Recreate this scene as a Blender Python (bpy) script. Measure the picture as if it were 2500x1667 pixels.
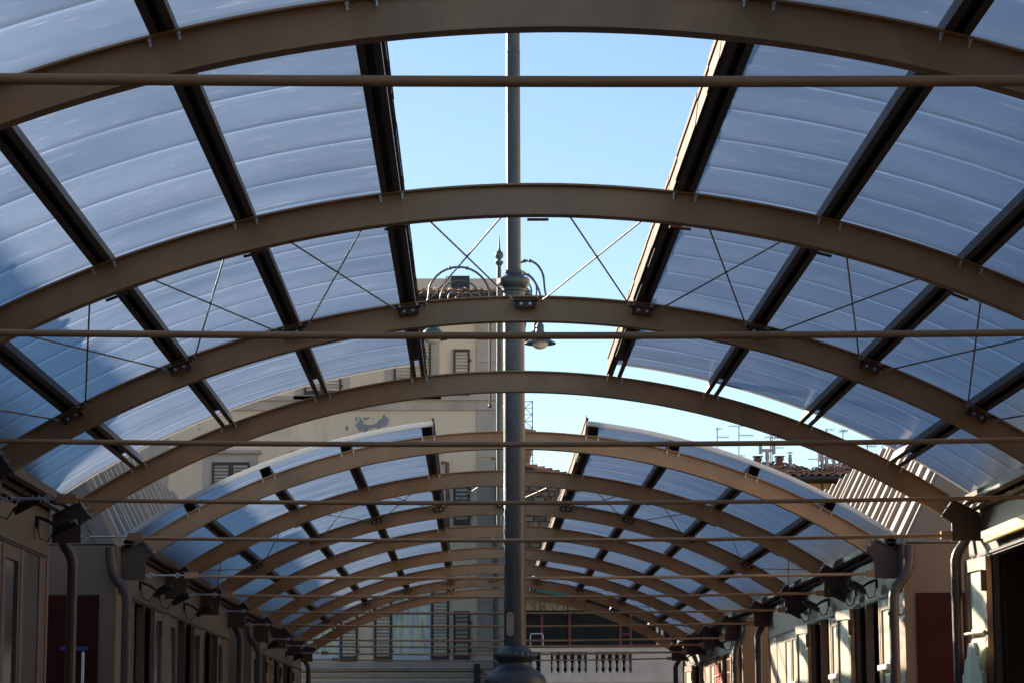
import bpy, math, random
from mathutils import Vector, Matrix
R = math.radians
random.seed(7)
for o in list(bpy.data.objects): bpy.data.objects.remove(o)
sc = bpy.context.scene
col = sc.collection

# ------------------------------------------------------------------ camera
cam = bpy.data.cameras.new('camera'); cam_o = bpy.data.objects.new('camera', cam); col.objects.link(cam_o)
FPX, TH, PSI, RHO, CX, CZ = 6073.44, .15976, .01533, -.003467, -.2949, 1.6
c, s = math.cos(PSI), math.sin(PSI); A_ = Matrix(((c, -s, 0), (s, c, 0), (0, 0, 1)))
c, s = math.cos(TH), math.sin(TH); B_ = Matrix(((1, 0, 0), (0, c, s), (0, -s, c)))
M_ = B_ @ A_
r_, f_, u_ = Vector(M_[0]), Vector(M_[1]), Vector(M_[2])
c, s = math.cos(RHO), math.sin(RHO)
right, up = c*r_ + s*u_, -s*r_ + c*u_
rot = Matrix((right, up, -f_)).transposed()
cam_o.matrix_world = Matrix.Translation((CX, 0, CZ)) @ rot.to_4x4()
cam.sensor_width = 36; cam.lens = FPX/2500*36; cam.clip_start = .05; cam.clip_end = 2000
sc.camera = cam_o
def survey(px, py, y):
    """point of the place that the surveyed direction (px, py) meets at depth y"""
    a, b = px-1250, py-833.5
    u, v = math.cos(RHO)*a+math.sin(RHO)*b, -math.sin(RHO)*a+math.cos(RHO)*b
    d = M_.transposed() @ Vector((u/FPX, 1, -v/FPX)); t = y/d.y
    return Vector((CX+d.x*t, y, CZ+d.z*t))

# ------------------------------------------------------------------ sky and sun
SUN = Vector((-.605, .726, .327)).normalized()
EL = math.asin(SUN.z)
w = bpy.data.worlds.new('World'); sc.world = w; w.use_nodes = True
nt = w.node_tree; nt.nodes.clear()
sk = nt.nodes.new('ShaderNodeTexSky'); sk.sky_type = 'NISHITA'; sk.sun_disc = False
sk.sun_elevation = EL; sk.sun_rotation = math.atan2(SUN.x, SUN.y)
sk.air_density = 1.0; sk.dust_density = .2; sk.ozone_density = 2.2; sk.altitude = 50
bg = nt.nodes.new('ShaderNodeBackground'); bg.inputs[1].default_value = .0645
wo = nt.nodes.new('ShaderNodeOutputWorld')
nt.links.new(sk.outputs[0], bg.inputs[0]); nt.links.new(bg.outputs[0], wo.inputs[0])
sl = bpy.data.lights.new('sun', 'SUN'); sl.energy = 5.0; sl.angle = R(.53); sl.color = (1, .86, .68)
so = bpy.data.objects.new('sun', sl); col.objects.link(so); so.rotation_euler = (-SUN).to_track_quat('-Z', 'Y').to_euler()
so.location = (-30, 30, 40)
vs = sc.view_settings; vs.view_transform = 'Standard'; vs.look = 'None'; vs.gamma = 1; vs.use_curve_mapping = False
vs.exposure = 1.48
sc.render.engine = 'CYCLES'
cy = sc.cycles
cy.max_bounces = 10; cy.diffuse_bounces = 5; cy.transmission_bounces = 8; cy.transparent_max_bounces = 16

# ------------------------------------------------------------------ materials
MATS = {}
def mat(name, colr, rough=.6, metal=0., noise=0., nscale=8., bump=0., bscale=40., stain=None, stain_amt=0., stain_scale=2.,
        stretch=(1, 1, 1), vary=0., spec=.5, coat=0.):
    m = bpy.data.materials.new(name); m.use_nodes = True; n = m.node_tree.nodes; L = m.node_tree.links
    b = n['Principled BSDF']; b.inputs['Roughness'].default_value = rough; b.inputs['Metallic'].default_value = metal
    b.inputs['Specular IOR Level'].default_value = spec; b.inputs['Coat Weight'].default_value = coat
    tc = n.new('ShaderNodeTexCoord'); mp = n.new('ShaderNodeMapping'); mp.inputs['Scale'].default_value = stretch
    L.new(tc.outputs['Object'], mp.inputs[0])
    cur = n.new('ShaderNodeRGB'); cur.outputs[0].default_value = (*colr, 1); out = cur.outputs[0]
    if noise:
        t = n.new('ShaderNodeTexNoise'); t.inputs['Scale'].default_value = nscale; t.inputs['Detail'].default_value = 6
        L.new(mp.outputs[0], t.inputs[0])
        mr = n.new('ShaderNodeMapRange'); mr.inputs[1].default_value = .3; mr.inputs[2].default_value = .7
        mr.inputs[3].default_value = 1-noise; mr.inputs[4].default_value = 1+noise
        L.new(t.outputs[0], mr.inputs[0])
        mx = n.new('ShaderNodeVectorMath'); mx.operation = 'SCALE'
        L.new(out, mx.inputs[0]); L.new(mr.outputs[0], mx.inputs[3]); out = mx.outputs[0]
        rr = n.new('ShaderNodeMapRange'); rr.inputs[3].default_value = max(.05, rough-.12); rr.inputs[4].default_value = min(1, rough+.12)
        L.new(t.outputs[0], rr.inputs[0]); L.new(rr.outputs[0], b.inputs['Roughness'])
    if stain:
        t = n.new('ShaderNodeTexNoise'); t.inputs['Scale'].default_value = stain_scale; t.inputs['Detail'].default_value = 8; t.inputs['Roughness'].default_value = .65
        L.new(mp.outputs[0], t.inputs[0])
        mr = n.new('ShaderNodeMapRange'); mr.inputs[1].default_value = .52; mr.inputs[2].default_value = .72; mr.inputs[4].default_value = stain_amt
        L.new(t.outputs[0], mr.inputs[0])
        mx = n.new('ShaderNodeMix'); mx.data_type = 'RGBA'; mx.inputs[7].default_value = (*stain, 1)
        L.new(mr.outputs[0], mx.inputs[0]); L.new(out, mx.inputs[6]); out = mx.outputs[2]
    if vary:
        oi = n.new('ShaderNodeObjectInfo'); mr = n.new('ShaderNodeMapRange'); mr.inputs[3].default_value = 1-vary; mr.inputs[4].default_value = 1+vary
        L.new(oi.outputs['Random'], mr.inputs[0]); mx = n.new('ShaderNodeVectorMath'); mx.operation = 'SCALE'
        L.new(out, mx.inputs[0]); L.new(mr.outputs[0], mx.inputs[3]); out = mx.outputs[0]
    L.new(out, b.inputs['Base Color'])
    if bump:
        t = n.new('ShaderNodeTexNoise'); t.inputs['Scale'].default_value = bscale; t.inputs['Detail'].default_value = 5; L.new(mp.outputs[0], t.inputs[0])
        bp = n.new('ShaderNodeBump'); bp.inputs['Strength'].default_value = bump; bp.inputs['Distance'].default_value = .01
        L.new(t.outputs[0], bp.inputs['Height']); L.new(bp.outputs[0], b.inputs['Normal'])
    MATS[name] = m; return m

mat('steel_paint', (.44, .255, .12), .42, noise=.14, nscale=4, bump=.06, bscale=90, stain=(.21, .12, .06), stain_amt=.6, stain_scale=2.4, stretch=(1, 1, .5))
mat('shaded_steel_paint', (.075, .047, .034), .5, noise=.15, nscale=7, bump=.06)  # arch paint darkened: shade on the brackets is put into the colour
mat('galvanised', (.58, .57, .54), .4, metal=.5, noise=.15, nscale=60)
mat('brace_steel', (.20, .165, .135), .4, metal=.3, noise=.15, nscale=20)
mat('aluminium', (.11, .09, .077), .7, spec=.15, noise=.12, nscale=12, stain=(.20, .10, .04), stain_amt=.9, stain_scale=14)
mat('rust_strip', (.16, .075, .03), .8, noise=.5, nscale=60)
mat('post_paint', (.055, .066, .072), .38, noise=.18, nscale=9, bump=.12, bscale=60, stain=(.18, .165, .14), stain_amt=.6, stain_scale=4, stretch=(1, 1, .4))
mat('street_lamp_paint', (.075, .11, .115), .42, noise=.15, nscale=9, bump=.08)
mat('name_plate', (.36, .33, .28), .45, metal=.2, noise=.2, nscale=25)
mat('kiosk_wall', (.22, .15, .10), .62, noise=.08, nscale=3, bump=.05, bscale=60, stain=(.15, .10, .07), stain_amt=.4, stain_scale=1.6, stretch=(1, 1, .35))
mat('kiosk_fascia', (.14, .125, .105), .6, noise=.1, nscale=4, stain=(.085, .07, .06), stain_amt=.5, stain_scale=2)
mat('maroon_panel', (.05, .011, .007), .7, spec=.15, noise=.25, nscale=5, stain=(.03, .008, .006), stain_amt=.5, stain_scale=1.5)
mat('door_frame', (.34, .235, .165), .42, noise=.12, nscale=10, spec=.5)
mat('shaded_door_frame', (.15, .105, .078), .45, noise=.12, nscale=10)  # door_frame darkened, shade of the west row put into the colour
mat('dark_frame', (.085, .055, .042), .45, noise=.15, nscale=10)
mat('tan_strip', (.42, .36, .20), .6, noise=.15, nscale=9)
mat('pale_pane', (.62, .65, .52), .28, noise=.06, nscale=3, stain=(.50, .53, .42), stain_amt=.5, stain_scale=1.4, stretch=(1, 1, .3))
mat('dim_glass', (.035, .042, .04), .08, noise=.2, nscale=3, spec=.8)
mat('interior', (.03, .025, .022), .9)
mat('downpipe_paint', (.065, .046, .043), .38, noise=.15, nscale=12, bump=.05)
mat('roof_metal', (.36, .295, .235), .34, noise=.07, nscale=5, stain=(.27, .22, .18), stain_amt=.4, stain_scale=2, stretch=(1, 1, .4))
mat('gable_metal', (.22, .195, .17), .5, noise=.08, nscale=4)
mat('black_lamp', (.012, .012, .013), .4)
mat('lamp_lens', (.25, .25, .24), .12)
mat('tube_lamp', (.78, .66, .34), .4, noise=.05)
mat('red_grille', (.50, .045, .03), .5)
mat('green_sign', (.47, .55, .44), .75, noise=.12, nscale=10, stain=(.22, .17, .12), stain_amt=.75, stain_scale=9, stretch=(1, 1, .25))
mat('white_paint', (.75, .74, .72), .5, noise=.05)
mat('blue_bar', (.03, .06, .2), .5)
mat('plaster', (.88, .70, .49), .9, noise=.09, nscale=.55, bump=.15, bscale=25, stain=(.60, .47, .35), stain_amt=.85, stain_scale=1.1, stretch=(1, 1, .5))
mat('grey_stone', (.54, .46, .37), .9, noise=.12, nscale=1.5, bump=.15, bscale=20, stain=(.27, .25, .22), stain_amt=.5, stain_scale=2, vary=.05)
mat('bare_plaster', (.30, .31, .31), .9, noise=.12, nscale=3)
mat('shutter_wood', (.085, .055, .048), .65, noise=.2, nscale=8)
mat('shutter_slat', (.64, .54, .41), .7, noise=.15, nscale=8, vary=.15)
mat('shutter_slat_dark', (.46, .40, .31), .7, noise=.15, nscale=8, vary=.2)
mat('window_white', (.66, .67, .72), .5, noise=.06)
mat('roof_tile', (.44, .22, .13), .85, noise=.35, nscale=6, vary=.45)
mat('roof_deck', (.05, .04, .035), .9, noise=.2)
mat('gutter_dark', (.04, .035, .033), .6)
mat('ochre_wall', (.82, .56, .25), .9, noise=.08, nscale=1, stain=(.62, .43, .20), stain_amt=.5, stain_scale=1.5, stretch=(1, 1, .4))
mat('rubble', (.17, .135, .10), .95, noise=.35, nscale=5, bump=.4, bscale=18, vary=.45)
mat('mortar', (.11, .095, .075), .95, noise=.3, nscale=8)
mat('balustrade', (.66, .63, .56), .85, noise=.1, nscale=3, stain=(.48, .455, .40), stain_amt=.6, stain_scale=2.5)
mat('terracotta_cap', (.30, .15, .11), .8, noise=.2, nscale=4)
mat('awning_green', (.01, .16, .13), .7)
mat('dark_glass', (.012, .013, .013), .5, noise=.3, nscale=2, spec=.15)
mat('red_frame', (.16, .018, .025), .5)
mat('branch', (.07, .05, .035), .9)
mat('chimney_brick', (.24, .12, .08), .9, noise=.3, nscale=9)
mat('flue_metal', (.42, .38, .37), .5, metal=.3, noise=.15, nscale=12)
mat('antenna', (.22, .23, .24), .5, metal=.4)
mat('cable', (.05, .05, .05), .7)
mat('paving', (.12, .112, .10), .85, noise=.2, nscale=.7, bump=.2, bscale=12, stain=(.08, .075, .07), stain_amt=.5, stain_scale=.4)
mat('left_house', (.48, .38, .27), .9, noise=.1, nscale=.5)
mat('window_shade', (.05, .05, .05), .3)

# glazing: translucent opal polycarbonate sheet
def panel_mat():
    m = bpy.data.materials.new('opal_sheet'); m.use_nodes = True; n = m.node_tree.nodes; L = m.node_tree.links; n.clear()
    out = n.new('ShaderNodeOutputMaterial'); tc = n.new('ShaderNodeTexCoord')
    # dirt film and scratches run along the arch: object coords are (metres along arch, y, 0) via UV
    uv = n.new('ShaderNodeUVMap')
    mp = n.new('ShaderNodeMapping'); mp.inputs['Scale'].default_value = (1.2, 3.6, 1)
    oi = n.new('ShaderNodeObjectInfo'); cb = n.new('ShaderNodeCombineXYZ')
    ml = n.new('ShaderNodeMath'); ml.operation = 'MULTIPLY'; ml.inputs[1].default_value = 57; L.new(oi.outputs['Random'], ml.inputs[0])
    L.new(ml.outputs[0], cb.inputs[0]); L.new(ml.outputs[0], cb.inputs[1])
    L.new(uv.outputs[0], mp.inputs[0]); L.new(cb.outputs[0], mp.inputs[1])
    sc1 = n.new('ShaderNodeTexNoise'); sc1.inputs['Scale'].default_value = 3.2; sc1.inputs['Detail'].default_value = 9; sc1.inputs['Roughness'].default_value = .68
    L.new(mp.outputs[0], sc1.inputs[0])
    r1 = n.new('ShaderNodeMapRange'); r1.inputs[1].default_value = .57; r1.inputs[2].default_value = .70; r1.inputs[3].default_value = 0; r1.inputs[4].default_value = .6
    L.new(sc1.outputs[0], r1.inputs[0])
    mp2 = n.new('ShaderNodeMapping'); mp2.inputs['Scale'].default_value = (.7, .6, 1); L.new(uv.outputs[0], mp2.inputs[0]); L.new(cb.outputs[0], mp2.inputs[1])
    cl = n.new('ShaderNodeTexNoise'); cl.inputs['Scale'].default_value = 1.3; cl.inputs['Detail'].default_value = 5; L.new(mp2.outputs[0], cl.inputs[0])
    r2 = n.new('ShaderNodeMapRange'); r2.inputs[1].default_value = .3; r2.inputs[2].default_value = .7; r2.inputs[3].default_value = .68; r2.inputs[4].default_value = 1.25
    L.new(cl.outputs[0], r2.inputs[0])
    base = n.new('ShaderNodeMix'); base.data_type = 'RGBA'; base.inputs[6].default_value = (.135, .17, .235, 1); base.inputs[7].default_value = (.46, .47, .52, 1)
    L.new(r1.outputs[0], base.inputs[0])
    sca = n.new('ShaderNodeVectorMath'); sca.operation = 'SCALE'; L.new(base.outputs[2], sca.inputs[0]); L.new(r2.outputs[0], sca.inputs[3])
    # rib shading put into the colour: dark line at each lap, pale band beside it
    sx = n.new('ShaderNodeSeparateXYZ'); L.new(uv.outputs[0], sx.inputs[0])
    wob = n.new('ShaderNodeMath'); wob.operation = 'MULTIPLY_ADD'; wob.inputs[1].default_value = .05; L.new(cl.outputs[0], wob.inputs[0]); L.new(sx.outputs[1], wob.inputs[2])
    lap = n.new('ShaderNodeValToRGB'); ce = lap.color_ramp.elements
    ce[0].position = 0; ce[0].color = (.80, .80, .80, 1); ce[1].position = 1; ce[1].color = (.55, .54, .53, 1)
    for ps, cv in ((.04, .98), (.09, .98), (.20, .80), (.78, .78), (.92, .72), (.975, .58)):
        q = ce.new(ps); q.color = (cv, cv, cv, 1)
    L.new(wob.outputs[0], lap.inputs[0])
    # spots of lime and droppings
    mp3 = n.new('ShaderNodeMapping'); mp3.inputs['Scale'].default_value = (1, .515, 1); L.new(uv.outputs[0], mp3.inputs[0]); L.new(cb.outputs[0], mp3.inputs[1])
    vo = n.new('ShaderNodeTexNoise'); vo.inputs['Scale'].default_value = 9; vo.inputs['Detail'].default_value = 3; L.new(mp3.outputs[0], vo.inputs[0])
    r3 = n.new('ShaderNodeMapRange'); r3.inputs[1].default_value = .70; r3.inputs[2].default_value = .76; r3.inputs[3].default_value = 1.0; r3.inputs[4].default_value = 1.9; L.new(vo.outputs[0], r3.inputs[0])
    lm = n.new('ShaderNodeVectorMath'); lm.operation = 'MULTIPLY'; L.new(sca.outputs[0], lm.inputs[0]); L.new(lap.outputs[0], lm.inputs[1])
    ls = n.new('ShaderNodeVectorMath'); ls.operation = 'SCALE'; L.new(lm.outputs[0], ls.inputs[0]); L.new(r3.outputs[0], ls.inputs[3])
    lk = n.new('ShaderNodeVectorMath'); lk.operation = 'SCALE'; L.new(ls.outputs[0], lk.inputs[0]); lk.inputs[3].default_value = 1.22
    tr = n.new('ShaderNodeBsdfTranslucent'); L.new(lk.outputs[0], tr.inputs[0])
    df = n.new('ShaderNodeBsdfDiffuse'); df.inputs[0].default_value = (.55, .55, .55, 1)
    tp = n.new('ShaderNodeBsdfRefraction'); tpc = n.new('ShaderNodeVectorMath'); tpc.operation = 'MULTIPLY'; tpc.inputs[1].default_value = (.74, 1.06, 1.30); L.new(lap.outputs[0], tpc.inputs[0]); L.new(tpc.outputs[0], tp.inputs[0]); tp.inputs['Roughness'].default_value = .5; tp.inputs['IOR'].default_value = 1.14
    gl = n.new('ShaderNodeBsdfGlossy'); gl.inputs['Roughness'].default_value = .22; gl.inputs[0].default_value = (.9, .9, .9, 1)
    m1 = n.new('ShaderNodeMixShader'); m1.inputs[0].default_value = .10; L.new(tr.outputs[0], m1.inputs[1]); L.new(df.outputs[0], m1.inputs[2])
    m2 = n.new('ShaderNodeMixShader'); m2.inputs[0].default_value = .215; L.new(m1.outputs[0], m2.inputs[1]); L.new(tp.outputs[0], m2.inputs[2])
    fr = n.new('ShaderNodeFresnel'); fr.inputs[0].default_value = 1.35
    fm = n.new('ShaderNodeMath'); fm.operation = 'MULTIPLY'; fm.inputs[1].default_value = .6; L.new(fr.outputs[0], fm.inputs[0])
    m3 = n.new('ShaderNodeMixShader'); L.new(fm.outputs[0], m3.inputs[0]); L.new(m2.outputs[0], m3.inputs[1]); L.new(gl.outputs[0], m3.inputs[2])
    L.new(m3.outputs[0], out.inputs[0]); MATS['opal_sheet'] = m
panel_mat()
def trim_mat():
    m = bpy.data.materials.new('opal_trim'); m.use_nodes = True; n = m.node_tree.nodes; L = m.node_tree.links; n.clear()
    out = n.new('ShaderNodeOutputMaterial'); tr = n.new('ShaderNodeBsdfTranslucent'); tr.inputs[0].default_value = (.72, .74, .76, 1)
    df = n.new('ShaderNodeBsdfDiffuse'); df.inputs[0].default_value = (.72, .72, .72, 1)
    mx = n.new('ShaderNodeMixShader'); mx.inputs[0].default_value = .5; L.new(tr.outputs[0], mx.inputs[1]); L.new(df.outputs[0], mx.inputs[2]); L.new(mx.outputs[0], out.inputs[0])
    MATS['opal_trim'] = m
trim_mat()
def curtain_mat():
    m = mat('curtain_glass', (.5, .55, .45), .12, spec=.6); n = m.node_tree.nodes; L = m.node_tree.links; b = n['Principled BSDF']
    tc = n.new('ShaderNodeTexCoord'); mp = n.new('ShaderNodeMapping'); mp.inputs['Scale'].default_value = (5, 1, .8); L.new(tc.outputs['Object'], mp.inputs[0])
    t = n.new('ShaderNodeTexNoise'); t.inputs['Scale'].default_value = 1.6; t.inputs['Detail'].default_value = 4; L.new(mp.outputs[0], t.inputs[0])
    cr = n.new('ShaderNodeValToRGB'); e = cr.color_ramp.elements; e[0].position = .33; e[0].color = (.10, .15, .14, 1); e[1].position = .66; e[1].color = (.62, .60, .42, 1)
    x = cr.color_ramp.elements.new(.48); x.color = (.30, .42, .38, 1)
    L.new(t.outputs[0], cr.inputs[0]); L.new(cr.outputs[0], b.inputs['Base Color'])
curtain_mat()

# ------------------------------------------------------------------ mesh helpers
class MB:
    def __init__(s): s.v = []; s.f = []
    def add(s, vs, fs):
        o = len(s.v); s.v += [tuple(p) for p in vs]; s.f += [tuple(i+o for i in q) for q in fs]; return s
    def box(s, x0, x1, y0, y1, z0, z1, mtx=None):
        x0, x1 = min(x0, x1), max(x0, x1); y0, y1 = min(y0, y1), max(y0, y1); z0, z1 = min(z0, z1), max(z0, z1)
        vs = [Vector(p) for p in ((x0, y0, z0), (x1, y0, z0), (x1, y1, z0), (x0, y1, z0), (x0, y0, z1), (x1, y0, z1), (x1, y1, z1), (x0, y1, z1))]
        if mtx is not None: vs = [mtx @ p for p in vs]
        return s.add(vs, ((0, 3, 2, 1), (4, 5, 6, 7), (0, 1, 5, 4), (1, 2, 6, 5), (2, 3, 7, 6), (3, 0, 4, 7)))
    def tube(s, pts, r, n=10, caps=True):
        pts = [Vector(p) for p in pts]; rs = r if isinstance(r, (list, tuple)) else [r]*len(pts); rings = []
        prev = None
        for i, p in enumerate(pts):
            t = (pts[min(i+1, len(pts)-1)]-pts[max(i-1, 0)]).normalized()
            if prev is None:
                a = Vector((0, 0, 1)) if abs(t.z) < .9 else Vector((1, 0, 0)); nrm = t.cross(a).normalized()
            else:
                nrm = (prev - t*prev.dot(t)).normalized()
            prev = nrm; b = t.cross(nrm)
            rings.append([p+rs[i]*(math.cos(2*math.pi*k/n)*nrm+math.sin(2*math.pi*k/n)*b) for k in range(n)])
        o = len(s.v); s.v += [tuple(q) for rg in rings for q in rg]
        for i in range(len(rings)-1):
            for k in range(n):
                a, b2 = o+i*n+k, o+i*n+(k+1) % n; s.f.append((a, b2, b2+n, a+n))
        if caps: s.f.append(tuple(o+k for k in reversed(range(n)))); s.f.append(tuple(o+(len(rings)-1)*n+k for k in range(n)))
        return s
    def lathe(s, prof, cx, cy_, n=32):
        o = len(s.v)
        for r, z in prof:
            for k in range(n): a = 2*math.pi*k/n; s.v.append((cx+r*math.cos(a), cy_+r*math.sin(a), z))
        for i in range(len(prof)-1):
            for k in range(n): a, b = o+i*n+k, o+i*n+(k+1) % n; s.f.append((a, b, b+n, a+n))
        s.f.append(tuple(o+k for k in reversed(range(n)))); s.f.append(tuple(o+(len(prof)-1)*n+k for k in range(n)))
        return s
    def prism(s, poly, a0, a1, axis='y'):
        n = len(poly)
        P = {'y': lambda p, t: (p[0], t, p[1]), 'x': lambda p, t: (t, p[0], p[1]), 'z': lambda p, t: (p[0], p[1], t)}[axis]
        vs = [P(p, a0) for p in poly]+[P(p, a1) for p in poly]
        fs = [tuple(range(n)), tuple(reversed(range(n, 2*n)))]+[(i, i+n, (i+1) % n+n, (i+1) % n) for i in range(n)]
        return s.add(vs, fs)
    def sphere(s, c, r, n=12, m=8, sx=1, sy=1, sz=1):
        prof = [(max(1e-4, r*math.sin(math.pi*i/m)), -r*math.cos(math.pi*i/m)) for i in range(m+1)]
        o = len(s.v); s.lathe(prof, 0, 0, n)
        for i in range(o, len(s.v)): x, y, z = s.v[i]; s.v[i] = (c[0]+x*sx, c[1]+y*sy, c[2]+z*sz)
        return s
    def mesh(s, name, material, smooth=False, uv=None):
        me = bpy.data.meshes.new(name); me.from_pydata(s.v, [], s.f); me.materials.append(MATS[material])
        if uv:
            lay = me.uv_layers.new(name='UVMap')
            for l in me.loops: lay.data[l.index].uv = uv[l.vertex_index]
        import bmesh
        bm = bmesh.new(); bm.from_mesh(me); 
        if uv is None: bmesh.ops.recalc_face_normals(bm, faces=bm.faces)
        bm.to_mesh(me); bm.free()
        if smooth:
            for p in me.polygons: p.use_smooth = True
            try: me.set_sharp_from_angle(angle=R(smooth if smooth > 1 else 40))
            except Exception: pass
        return me
    def build(s, name, material, parent=None, smooth=False, uv=None):
        return link(name, s.mesh(name, material, smooth, uv), parent)
def link(name, me, parent=None, loc=None, rot=None, scale=None):
    o = bpy.data.objects.new(name, me); col.objects.link(o)
    if loc is not None: o.location = loc
    if rot is not None: o.rotation_euler = rot
    if scale is not None: o.scale = scale
    if parent is not None:
        o.parent = parent; o.matrix_parent_inverse = Matrix.Translation(-world_loc(parent))
    return o
def world_loc(o):
    l = Vector(o.location) if o.parent is None else Vector((0, 0, 0))
    return l if o.parent is None else Vector((0, 0, 0)) if o.type == 'MESH' and o.location.length == 0 else Vector(o.location)
def tag(o, label, cat, group=None, kind=None):
    if label: o['label'] = label
    if cat: o['category'] = cat
    if group: o['group'] = group
    if kind: o['kind'] = kind
    return o
def thing(name, label, cat, loc, group=None):
    o = bpy.data.objects.new(name, None); o.empty_display_size = .2; col.objects.link(o); o.location = loc
    return tag(o, label, cat, group)

# ------------------------------------------------------------------ ground
g = MB().box(-400, 400, -200, 600, -.5, 0).build('ground', 'paving'); tag(g, None, None, kind='structure')

# ------------------------------------------------------------------ canopies
RB, ZC, BD = 5.3908, -1.3933, .147
def pol(r, th): return r*math.sin(th), ZC+r*math.cos(th)
STEP = 7.05
PUR = [-34.2, -28.15, -21.15, -14.1, -7.05, 7.05, 14.1, 21.15, 28.15, 34.2]
ZR = 2.9806
bolt_me = MB().tube([(0, 0, .0), (0, 0, -.010)], .0085, 6).tube([(0, 0, -.010), (0, 0, -.030)], .0048, 6).mesh('bolt', 'galvanised')
def sweep_arch(sec, t0, t1, n, yc):
    m = MB(); k = len(sec)
    for i in range(n+1):
        th = t0+(t1-t0)*i/n
        for dy, dr in sec: x, z = pol(RB+dr, th); m.v.append((x, yc+dy, z))
    for i in range(n):
        for j in range(k): a, b = i*k+j, i*k+(j+1) % k; m.f.append((a, b, b+k, a+k))
    m.f.append(tuple(reversed(range(k)))); m.f.append(tuple(n*k+j for j in range(k)))
    return m
def radial(th, yc, r):           # frame: x tangent, y along, z radial outwards, origin on the arc
    x, z = pol(r, th)
    return Matrix.Translation((x, yc, z)) @ Matrix.Rotation(th, 4, 'Y')
def arch(root, y, rod_dz=0, node=None):
    wf, tf, tw = .0375, .008, .004
    sec = [(-wf, 0), (wf, 0), (wf, tf), (tw, tf), (tw, BD-tf), (wf, BD-tf), (wf, BD), (-wf, BD), (-wf, BD-tf), (-tw, BD-tf), (-tw, tf), (-wf, tf)]
    a = sweep_arch(sec, R(-32.8), R(32.8), 72, y).build('arch', 'steel_paint', root, smooth=30)
    for sgn in (-1, 1):
        poly = [(2.924, 3.139), (3.003, 3.236), (3.188, 3.140), (3.188, 2.962+rod_dz-.02), (2.992, 2.962+rod_dz-.02), (2.992, 3.085)]
        m = MB().prism([(sgn*x, z) for x, z in poly], y-.014, y+.014)
        m.prism([(sgn*x, z) for x, z in ((3.001, 3.237), (3.188, 3.142), (3.188, 3.150), (3.003, 3.246))], y-.036, y+.036)
        m.prism([(sgn*x, z) for x, z in ((2.922, 3.130), (2.934, 3.124), (3.018, 3.242), (3.006, 3.248))], y-.042, y+.042)
        br = m.build('end_bracket', 'shaded_steel_paint', a)
        for k in range(3):
            for dy in (-.03, .03):
                link('bolt', bolt_me, br, (sgn*(2.922+.036*k), y+dy, 3.146+.042*k), (0, sgn*R(122), 0))
    for th in PUR:
        if abs(th) > 30: continue
        for d in (-.52, .52):
            x, z = pol(RB+BD-tf-.001, R(th+d)); link('bolt', bolt_me, a, (x, y-.024, z), (0, R(th+d), 0))
    # tie rod with sleeve, and turnbuckle on the west end
    zr = ZR+rod_dz; n = 26; pts = []
    for i in range(n+1):
        x = -2.58+(2.95+2.58)*i/n; pts.append((x, y, zr-.03*(1-(x/3)**2)))
    rod = MB().tube(pts, .0122, 12).build('tie_rod', 'steel_paint', root, smooth=40)
    m = MB().box(2.915, 2.991, y-.022, y+.022, zr-.027, zr+.027); m.build('sleeve', 'steel_paint', rod)
    m = MB().box(-2.67, -2.56, y-.024, y+.024, zr-.025, zr+.025); m.build('sleeve', 'steel_paint', rod)
    m = MB().tube([(-2.99, y, zr), (-2.955, y, zr)], .006, 8).tube([(-2.735, y, zr), (-2.66, y, zr)], .006, 8)
    m.tube([(-2.925, y, zr), (-2.745, y, zr)], .0085, 8)
    for cx_ in (-2.945, -2.728):
        ring = [(cx_+.017*math.cos(k*math.pi/6), y, zr+.017*math.sin(k*math.pi/6)) for k in range(13)]
        m.tube(ring, .006, 6)
    m.build('turnbuckle', 'galvanised', rod, smooth=40)
    return a
def purlin(root, th, y0, y1, open_end=0):
    t = R(th); m = MB(); fr = radial(t, 0, RB+BD+.001); h = .078; hw = .045
    for sg in (-1, 1):
        m.box(sg*hw, sg*(hw-.005), y0, y1, 0, h, fr)
        m.box(sg*(hw-.005), sg*.016, y0, y1, 0, .005, fr)
    m.box(-hw+.005, hw-.005, y0+.001, y1-open_end, h-.005, h-.0005, fr)
    return m.build('purlin', 'dark_purlin', root)
mat('dark_purlin', (.10, .075, .058), .5, noise=.15, nscale=6, stain=(.045, .035, .028), stain_amt=.6, stain_scale=4)
NTH = 26
cap_me = {}
def panel(root, side, y0, y1):
    t0, t1 = R(6.56), R(35.3); p = y1-y0
    prof = [(0, 0), (.012, -.0018), (.026, -.0020), (.045, 0), (.07, .0005), (p*.5, .003), (p-.02, .0008), (p, 0)] if p > .2 else [(0, 0), (.008, -.0042), (.016, -.0045), (.030, 0), (p, 0)]
    rp = RB+BD+.001+.078+.014; m = MB(); uv = []; k = len(prof)
    for i in range(NTH+1):
        th = t0+(t1-t0)*i/NTH
        for dy, dr in prof:
            x, z = pol(rp+dr, side*th); m.v.append((x, y0+dy, z)); uv.append((th*rp, dy/p))
    for i in range(NTH):
        for j in range(k-1):
            a = i*k+j; q = (a, a+1, a+1+k, a+k); m.f.append(q if side > 0 else q[::-1])
    o = m.build('roof_panel', 'opal_sheet', root, smooth=20, uv=uv)
    # aluminium end cap along the open ridge
    fr = radial(side*R(7.05), 0, RB+BD+.001)
    j = random.uniform(-.0025, .0025); jr = random.uniform(-.004, .004)
    cm = MB().box(-side*(.0475), -side*(.060+j), y0+.002, y1-.003, .006+jr, .140+jr, fr)
    cm.build('end_cap', 'aluminium', o)
    rm = MB().box(-side*(.0605+j), -side*(.068+j), y0+.004, y1-.002, .118+jr, .142+jr+random.uniform(0, .012), fr)
    rm.build('rust_edge', 'rust_strip', o)
    return o
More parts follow.
